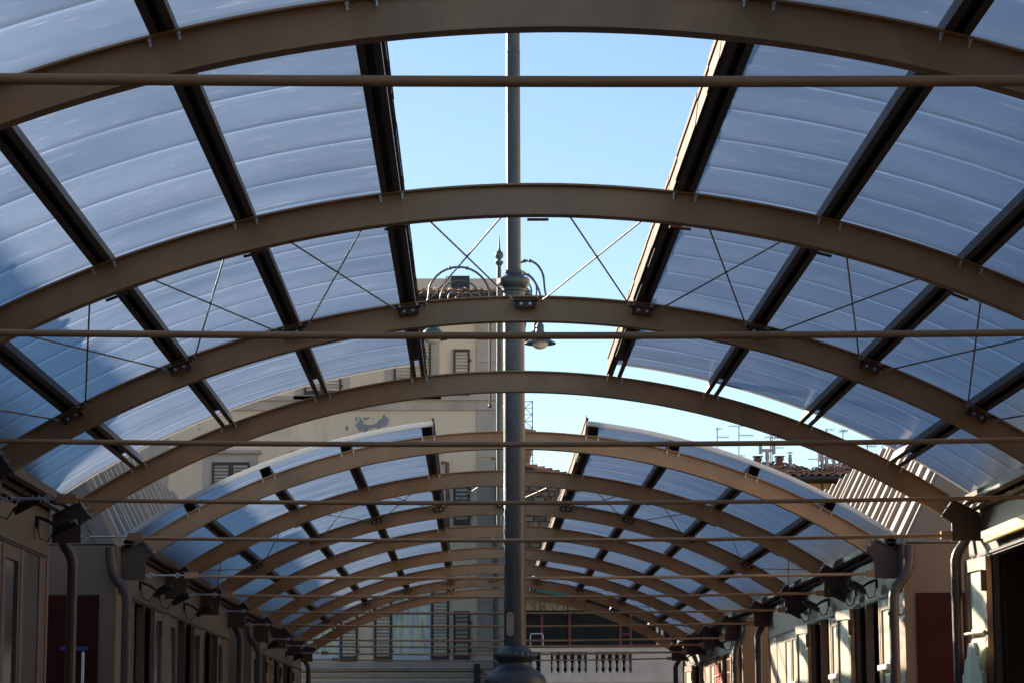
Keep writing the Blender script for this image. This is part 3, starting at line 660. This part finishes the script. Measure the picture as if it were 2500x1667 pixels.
# flaked plaster
def blob(cx_, cz_, pts): 
    MB().prism([(cx_+x, cz_+z) for x, z in pts], FY-.004, FY-.0005).build('flaked_plaster', 'bare_plaster', h)
sc_ = 65/6073.
def pxpoly(pp):   # outline in survey units about (910, 1030)
    return [((x-910)*sc_, -(y-1030)*sc_) for x, y in pp]
x0_, z0_ = -2.973, 9.93
blob(x0_, z0_, pxpoly([(872, 1012), (884, 1022), (889, 1034), (900, 1037), (899, 1050), (892, 1055), (884, 1051), (878, 1053), (872, 1043), (867, 1036), (875, 1028), (878, 1022)]))
blob(x0_, z0_, pxpoly([(899.5, 1036), (912, 1035), (920, 1031), (926, 1023), (933, 1020), (934, 1011), (940, 1009), (942, 1016), (949, 1020), (948, 1035), (940, 1040), (931, 1042), (925, 1047), (917, 1042), (907, 1045), (899.5, 1048)]))
blob(x0_, z0_, pxpoly([(886, 1017), (895, 1018), (905, 1015), (899, 1022), (889, 1025)]))
for k in range(26):
    rx, rz = random.uniform(-8.2, -.6), random.choice([random.uniform(9.2, 10.1), random.uniform(5.5, 9.8)])
    if -7.6 < rx < -6.0 and rz < 9.3: continue
    s_ = random.uniform(.015, .06); blob(rx, rz, [(s_*random.uniform(.5, 1.3)*math.cos(a*.9), s_*1.5*random.uniform(.5, 1.3)*math.sin(a*.9)) for a in range(7)])
# roof: eaves, tiles, chimney
MB().prism([(FY-.75, 13.10), (FY-.75, 13.20), (FY+5, 14.7), (FY+10.7, 13.20), (FY+10.7, 13.10)], -30.5, 1.15, 'x').build('roof', 'roof_deck', h)
roof_h = h.children[-1]
MB().tube([(-30, FY-.80, 13.16), (1.2, FY-.80, 13.16)], .05, 8).build('gutter', 'gutter_dark', h, smooth=50)
def tile_mesh(L_, r0, r1, up=1):
    m = MB(); n = 6
    for e, (y, r) in enumerate(((0, r0), (L_, r1))):
        for k in range(n+1): a = math.pi*k/n; m.v.append((r*math.cos(a), y, up*r*math.sin(a)*.8))
        for k in range(n+1): a = math.pi*k/n; m.v.append(((r-.016)*math.cos(a), y, up*(r-.016)*math.sin(a)*.8))
    q = 2*(n+1)
    for k in range(n):
        m.f += [(k, k+1, q+k+1, q+k), (n+1+k+1, n+1+k, q+n+1+k, q+n+1+k+1), (k+1, k, n+1+k, n+2+k), (q+k, q+k+1, q+n+2+k, q+n+1+k)]
    return m.mesh('roof_tile', 'roof_tile', 50)
tm = tile_mesh(.45, .095, .075); tmc = tile_mesh(.45, .095, .08, -1)
slope = math.atan2(1.5, 5.75)
for k in range(33):
    x = -5.2+k*.195
    for j in range(2):
        y = FY-.82+j*.36; z = 13.235+j*.36*math.tan(slope)
        link('roof_tile', tm, roof_h, (x+random.uniform(-.012, .012), y+random.uniform(-.02, .02), z+random.uniform(0, .02)), (slope, random.uniform(-.05, .05), random.uniform(-.06, .06)))
    link('roof_tile', tmc, roof_h, (x+.0975, FY-.80, 13.29), (slope, 0, random.uniform(-.05, .05)))
ch = MB().box(-.92, -.42, FY+.6, FY+1.1, 13.3, 13.95).build('chimney', 'gutter_dark', roof_h)
MB().box(-1.06, -.925, FY+.6, FY+1.1, 13.3, 13.93).build('chimney_side', 'grey_stone', roof_h)
# drain elbow and cables on the front
MB().tube([survey(1078, 1128, FY-.1), survey(1092, 1128, FY-.1), survey(1093, 1240, FY-.1), survey(1093, 1300, FY-.1)], .05, 8).build('drain_pipe', 'chimney_brick', h, smooth=50)
for zz, xe in ((3.42, -.1), (3.08, -.5)):
    MB().tube([(-9, FY-.15, zz+.02), (-6, FY-.15, zz), (-3, FY-.15, zz+.01), (xe, FY-.15, zz), (xe+.4, FY-.15, zz-.35)], .018, 6).build('cable', 'cable', h)
MB().box(-.32, -.16, FY-.14, FY-.052, 3.0, 3.62).build('junction_box', 'gutter_dark', h)

# ------------------------------------------------------------------ rubble house behind the terrace
SY = 61.
h = thing('stone_house', 'rough rubble stone house with sloping tiled verge above the terrace', 'building', (2.5, SY+3, 0))
a = survey(1240, 1118, SY); b = survey(1420, 1163, SY); e = survey(1640, 1225, SY)
MB().prism([(a.x-.3, 0), (a.x-.3, a.z-.1), (b.x, b.z-.16), (e.x, e.z-.2), (e.x, 0)], SY, SY+6).build('wall', 'mortar', h)
wl = h.children[-1]
st_me = []
for v in range(5):
    m = MB(); rr = random.Random(v)
    m.box(-.5, .5, -.5, .5, -.5, .5); m.v = [(x*rr.uniform(.8, 1.05), y, z*rr.uniform(.75, 1.05)) for x, y, z in m.v]
    m.v = [(x, y if y > 0 else y*rr.uniform(.6, 1), z) for x, y, z in m.v]; st_me.append(m.mesh('stone', 'rubble'))
zz = 4.9
while zz < 8.6:
    hh = random.uniform(.11, .19); x = .35
    while x < 2.25:
        ww = random.uniform(.12, .30)
        top = a.z+(b.z-a.z)*(x+ww/2-a.x)/(b.x-a.x)-.14
        if zz+hh < top: link('stone', random.choice(st_me), wl, (x+ww/2, SY-.01, zz+hh/2), (0, random.uniform(-.1, .1), 0), (ww*.93, random.uniform(.07, .13), hh*.92))
        x += ww
    zz += hh
vt = tile_mesh(.42, .10, .08)
sl_ = math.atan2(b.z-a.z, b.x-a.x)
dk = MB().prism([(a.x-.3, a.z-.12), (b.x, b.z-.16), (e.x, e.z-.2), (e.x, e.z-.12), (b.x, b.z-.08), (a.x-.3, a.z-.04)], SY-.18, SY+6.2).build('roof', 'roof_deck', h)
for k in range(14):
    f = k/10; x = a.x+(b.x-a.x)*f; z = a.z+(b.z-a.z)*f-.05
    link('roof_tile', vt, dk, (x, SY-.12+random.uniform(-.03, .03), z), (0, -sl_*0+R(-4), R(90)+random.uniform(-.05, .05)))

# lattice mast and eave stub by the corner
m_ = thing('lattice_mast', 'small steel lattice mast rising beside the beige house corner', 'mast', (1.05, 63, 0))
p0, p1 = survey(1281, 1052, 63), survey(1300, 976, 63)
m = MB(); xs = (p0.x, p1.x); ys = (63, 63.17)
for x in xs:
    for y in ys: MB().tube([(x, y, 0), (x, y, p1.z)], .011, 5).build('leg', 'antenna', m_)
m = MB(); z = 8.0; k = 0
while z < p1.z-.05:
    zz = z+.17
    m.tube([(xs[k % 2], 63, z), (xs[1-k % 2], 63, zz)], .008, 4).tube([(xs[0], 63, zz), (xs[1], 63, zz)], .008, 4).tube([(xs[0], 63, z), (xs[0], 63.17, zz)], .007, 4).tube([(xs[1], 63.17, z), (xs[1], 63, zz)], .007, 4); z = zz; k += 1
m.build('lattice', 'antenna', m_)
q = survey(1300, 1052, 66)
m_ = thing('rear_house', 'house with a small tiled eave showing behind the ornate lamp post', 'building', (0, 70, 0))
MB().box(.2, q.x-.25, 66.6, 74, 0, q.z-.05).build('wall', 'plaster', m_)
MB().prism([(.1, q.z-.04), (q.x, q.z-.04), (q.x+.1, q.z+.03), (.1, q.z+.22)], 66, 74.5).build('roof', 'roof_tile', m_)

# ------------------------------------------------------------------ terrace with balustrade
TY = 56.
h = thing('terrace_balustrade', 'pale stone terrace wall with bulbous balusters under a terracotta coping', 'balustrade', (2.5, TY, 0))
MB().box(.5, 5.2, TY, TY+.3, 0, 3.13).build('wall', 'balustrade', h)
MB().box(.5, 5.2, TY-.06, TY+.36, 3.605, 3.70).build('top_rail', 'balustrade', h)
MB().box(.5, 5.2, TY-.09, TY+.39, 3.702, 3.75).build('coping', 'terracotta_cap', h)
MB().box(.5, 5.2, TY-.07, TY-.001, 2.86, 2.93).build('string_course', 'grey_stone', h)
MB().box(3.22, 5.2, TY+.001, TY+.299, 3.131, 3.604).build('pier', 'balustrade', h)
for xa, xb in ((1.18, 1.405), (2.215, 2.41), (.5, .62)): MB().box(xa, xb, TY+.001, TY+.299, 3.131, 3.604).build('pier', 'balustrade', h)
bal = MB().lathe([(.07, 0), (.07, .03), (.05, .05), (.04, .08), (.055, .12), (.062, .17), (.055, .22), (.035, .29), (.03, .34), (.042, .365), (.03, .38), (.04, .40), (.065, .42), (.065, .47)], 0, 0, 14).mesh('baluster', 'balustrade', 40)
for xa, n, dx in ((1.49, 5, .159), (2.50, 5, .156), (.72, 3, .155)):
    for k in range(n): link('baluster', bal, h, (xa+k*dx, TY+.12, 3.132))
# veranda behind
h = thing('veranda', 'dark glazed veranda with red frames and a green awning above the balustrade', 'veranda', (2.5, 58.5, 0))
MB().box(.4, 5.5, 58.6, 60.9, 0, 5.0).build('body', 'dark_glass', h)
for x in (1.28, 1.93, 3.12, 3.36, 4.3): MB().box(x-.03, x+.03, 58.54, 58.599, 3.0, 4.6 if x < 3 else 4.75).build('frame_post', 'red_frame', h)
for z, xa, xb in ((3.95, 1.312, 1.898), (4.60, .5, 3.0), (4.1, 3.152, 3.328)): MB().box(xa, xb, 58.545, 58.598, z-.02, z+.02).build('frame_rail', 'red_frame', h)
for x in (3.95, 4.06): MB().box(x, x+.06, 58.5, 58.58, 3.0, 4.95).build('white_post', 'window_white', h)
MB().box(.4, 2.3, 58.50, 58.595, 4.66, 4.98).build('fascia', 'tan_strip', h)
MB().prism([(58.0, 4.95), (58.0, 5.10), (58.6, 5.22), (58.6, 5.05)], .4, 3.9, 'x').build('awning', 'awning_green', h)
m = MB(); rr = random.Random(3)
for k in range(16):
    x = rr.uniform(.9, 2.3); p = [Vector((x, 58.3, 4.55))]
    for j in range(4): p.append(p[-1]+Vector((rr.uniform(-.09, .09), rr.uniform(-.03, .03), rr.uniform(.05, .14))))
    m.tube(p, [.012, .01, .008, .006, .004], 5)
m.build('vine', 'branch', h)
h = thing('terrace_chair', 'white tubular metal chair on the terrace behind the balustrade', 'chair', (1.0, 57.2, 2.9))
MB().tube([(.98, 57.2, 3.2), (.98, 57.2, 4.02), (1.0, 57.2, 4.06), (1.24, 57.2, 4.06), (1.27, 57.2, 4.02), (1.27, 57.2, 3.2)], .012, 8).build('back_frame', 'window_white', h, smooth=50)
MB().box(.95, 1.28, 56.8, 57.2, 3.28, 3.31).build('seat', 'blue_bar', h)
for x in (.97, 1.26): MB().tube([(x, 56.82, 2.9), (x, 56.82, 3.28)], .012, 6).build('leg', 'window_white', h)
MB().box(.62, 3.2, TY+.31, 58.5, 2.85, 2.90).build('deck', 'balustrade', [o for o in bpy.data.objects if o.name.startswith('terrace_balustrade')][0])

# ------------------------------------------------------------------ ochre house with tiled roof
OY = 60.
h = thing('ochre_house', 'ochre plastered house with a clay tiled roof crowded by flues', 'building', (8.4, OY+5, 0))
MB().box(5.3, 13, OY, OY+9, 0, 7.86).build('wall', 'ochre_wall', h)
outl = [(1700, 1124), (1837, 1126), (1905, 1127), (1940, 1134), (1967, 1146), (2001, 1135), (2058, 1129), (2110, 1136), (2200, 1130)]
top = [survey(x, y, OY+3.3) for x, y in outl]
m = MB(); n = len(top)
for p in top: m.v.append((p.x, OY+3.3, p.z-.06))
for p in top: m.v.append((p.x, OY-.45, 7.88))
for p in top: m.v.append((p.x, OY+3.3, 7.5))
for p in top: m.v.append((p.x, OY-.45, 7.82))
for i in range(n-1):
    m.f += [(i, i+1, n+i+1, n+i), (2*n+i, 3*n+i, 3*n+i+1, 2*n+i+1), (n+i, n+i+1, 3*n+i+1, 3*n+i), (i+1, i, 2*n+i, 2*n+i+1)]
rf = m.build('roof', 'roof_deck', h)
MB().tube([(5.2, OY-.5, 7.86), (12.5, OY-.5, 7.86)], .06, 8).build('gutter', 'gutter_dark', h, smooth=50)
def ztop(x):
    for p, q in zip(top, top[1:]):
        if p.x <= x <= q.x: return p.z+(q.z-p.z)*(x-p.x)/(q.x-p.x)
    return top[-1].z
tm2 = tile_mesh(.48, .098, .078)
x = 6.2
while x < 9.75:
    zt = ztop(x); sl2 = math.atan2(zt-.06-7.88, 3.75); nrow = 8
    for j in range(nrow):
        f = j/nrow; y = OY-.5+3.75*f; z = 7.89+(zt-.06-7.88)*f
        link('roof_tile', tm2, rf, (x+random.uniform(-.02, .02), y+random.uniform(-.03, .03), z+random.uniform(0, .025)), (sl2-.03, random.uniform(-.08, .08), random.uniform(-.08, .08)))
    x += .2
def sv(px, py, dy=1.5): return survey(px, py, OY+dy)
def flue(label, px, pt, pb, r=.04, cap=None):
    p, q = sv(px, pt), sv(px, pb+12); t = thing('flue_pipe', label, 'flue', (q.x, OY+1.5, q.z), 'flues on the ochre house')
    MB().lathe([(r, q.z), (r, p.z-.18), (r*1.2, p.z-.17), (r*1.2, p.z-.1), (r, p.z-.09), (r, p.z)], q.x, OY+1.5, 12).build('pipe', 'flue_metal', t, smooth=40)
    if cap == 'T':
        MB().box(q.x-.17, q.x+.17, OY+1.46, OY+1.54, p.z, p.z+.07).box(q.x-.20, q.x-.13, OY+1.43, OY+1.57, p.z-.05, p.z+.16).box(q.x+.13, q.x+.20, OY+1.43, OY+1.57, p.z-.05, p.z+.16).build('tee_cap', 'flue_metal', t)
    elif cap: MB().lathe([(r*1.7, p.z+.03), (r*1.7, p.z+.045), (.01, p.z+.06)], q.x, OY+1.5, 12).build('cowl', 'flue_metal', t)
flue('metal flue with a wide tee cap beside a brick chimney on the ochre roof', 1874, 1102, 1140, .045, 'T')
flue('slim metal flue with a flat cowl standing alone on the ochre roof', 1930, 1108, 1150, .04, 'c')
flue('tall plain metal flue beside the dark tee cap on the ochre roof', 2008, 1106, 1152, .04)
flue('metal flue with a tee cap in the cluster on the ochre roof', 2019, 1120, 1155, .042, 'T')
flue('short dark metal flue with cowl in the cluster on the ochre roof', 2037, 1120, 1152, .04, 'c')
flue('plain metal flue at the end of the cluster on the ochre roof', 2051, 1122, 1153, .042)
for px, lab in ((1850, 'squat brick chimney with a flared cap left of the tee flue on the ochre roof'), (1903, 'squat brick chimney with a flared cap between two flues on the ochre roof')):
    p = sv(px, 1118, 2.4); t = thing('brick_chimney', lab, 'chimney', (p.x, OY+2.4, p.z-.25))
    MB().box(p.x-.075, p.x+.075, OY+2.325, OY+2.475, p.z-.35, p.z-.05).build('stack', 'chimney_brick', t); MB().box(p.x-.10, p.x+.10, OY+2.30, OY+2.50, p.z-.049, p.z+.0).box(p.x-.12, p.x+.12, OY+2.28, OY+2.52, p.z+.03, p.z+.055).build('cap', 'chimney_brick', t)
    MB().box(p.x-.06, p.x+.06, OY+2.34, OY+2.46, p.z+.0005, p.z+.0295).build('vent', 'roof_deck', t)
dp = sv(2036, 1172, -.25)
MB().tube([survey(2042, 1172, OY-.3), survey(2040, 1180, OY-.2), survey(2027, 1195, OY-.08), survey(2028, 1260, OY-.08)], .06, 8).build('downpipe', 'gutter_dark', h, smooth=50)
for px in (2008, 2050): MB().tube([survey(px, 1172, OY-.04), survey(px, 1300, OY-.04)], .025, 6).build('drain_pipe', 'chimney_brick', h)
def antenna(label, px, pt, pb, booms, dy=2.5):
    p, q = survey(px, pt, OY+dy), survey(px, pb, OY+dy); t = thing('tv_antenna', label, 'antenna', (q.x, OY+dy, q.z), 'antennas on the ochre roof')
    MB().tube([q, p], .012, 6).build('mast', 'antenna', t)
    for z, l0, l1, n in booms:
        zz = survey(px, z, OY+dy).z; s1 = .0105
        b = MB().tube([(p.x+l0*s1, OY+dy, zz), (p.x+l1*s1, OY+dy-.2, zz-.03)], .008, 5).build('boom', 'antenna', t)
        m = MB()
        for k in range(n):
            f = k/max(1, n-1); x = p.x+(l0+(l1-l0)*f)*s1; m.tube([(x, OY+dy-.2*f-.16, zz-.03*f+.03), (x, OY+dy-.2*f+.16, zz-.03*f-.03)], .004, 4)
        m.build('elements', 'antenna', b)
antenna('thin mast with one side boom on the ochre roof', 1751, 1043, 1130, [(1046, -2, 8, 3), (1066, 0, 25, 6), (1099, 0, 4, 2)])
antenna('tall mast carrying two long booms on the ochre roof', 1804, 1038, 1130, [(1039, -24, 30, 8), (1062, 0, 32, 7), (1111, -3, 10, 3)])
antenna('mast with two short booms beside the tee flue on the ochre roof', 1881, 1056, 1130, [(1067, -14, 24, 6), (1092, 0, 28, 5)])
antenna('twin mast right next to the tee flue on the ochre roof', 1885, 1050, 1130, [(1068, 0, 25, 5)])
antenna('low mast with a leftward boom by the flue cluster on the ochre roof', 1998, 1102, 1150, [(1120, -24, 5, 6), (1104, -3, 3, 2)])
antenna('high mast with splayed tips behind the canopy edge on the ochre roof', 2058, 1050, 1140, [(1052, -9, 6, 5), (1049, -4, 9, 3)])
antenna('high mast with a single slanted tip on the ochre roof', 2018, 1046, 1140, [(1048, -3, 14, 4)])
antenna('mast with a comb shaped boom at the canopy edge on the ochre roof', 2118, 1084, 1150, [(1088, -4, 18, 7)])
antenna('plain mast at the canopy edge on the ochre roof', 2154, 1086, 1150, [(1100, -2, 2, 2)])

# ------------------------------------------------------------------ houses west of the market (shade the west slope)
def west_house(label, y0, y1, tops):
    h = thing('west_house', label, 'building', (-18, (y0+y1)/2, 0))
    MB().box(-24, -12, y0, y1, 0, 8.55).build('wall', 'left_house', h)
    for a, b, z in tops: MB().box(-24.1, -11.9, a, b, 8.551, z).build('parapet', 'left_house', h)
    MB().prism([(-24.1, 8.91), (-12.6, 8.91), (-18, 10.3)], y0+.2, y1-.2).build('roof', 'roof_tile', h)
    y = y0+1
    while y < y1-1.5:
        for z in (1.5, 4.6): MB().box(-11.999, -11.95, y, y+1.1, z, z+1.8).build('window', 'shutter_wood', h)
        y += 2.8
west_house('ochre house with a notched parapet across the street west of the market', 14.5, 27.35, [(14.5, 23.6, 8.90), (23.601, 24.75, 8.72), (24.751, 26.6, 8.90), (26.601, 27.35, 8.62)])
west_house('long ochre house beyond the gap west of the market', 30.4, 60, [(30.4, 31.2, 8.6), (31.201, 38, 8.88), (38.001, 39.2, 9.1), (39.201, 60, 8.88)])
# ------------------------------------------------------------------ unseen house added to bounce sunlight onto the beige front
h = thing('bounce_house', 'unseen long cream house added east of the market to bounce sunlight', 'building', (16, 34, 0))
MB().box(13.5, 22, 12, 56, 0, 10).build('wall', 'plaster', h)
MB().prism([(13.2, 10.01), (22.3, 10.01), (18, 12)], 11.7, 56.3).build('roof', 'roof_tile', h)
for k in range(10):
    for z in (1.2, 5): MB().box(13.44, 13.499, 14+k*4.2, 15.1+k*4.2, z, z+2.0).build('window', 'shutter_wood', h)
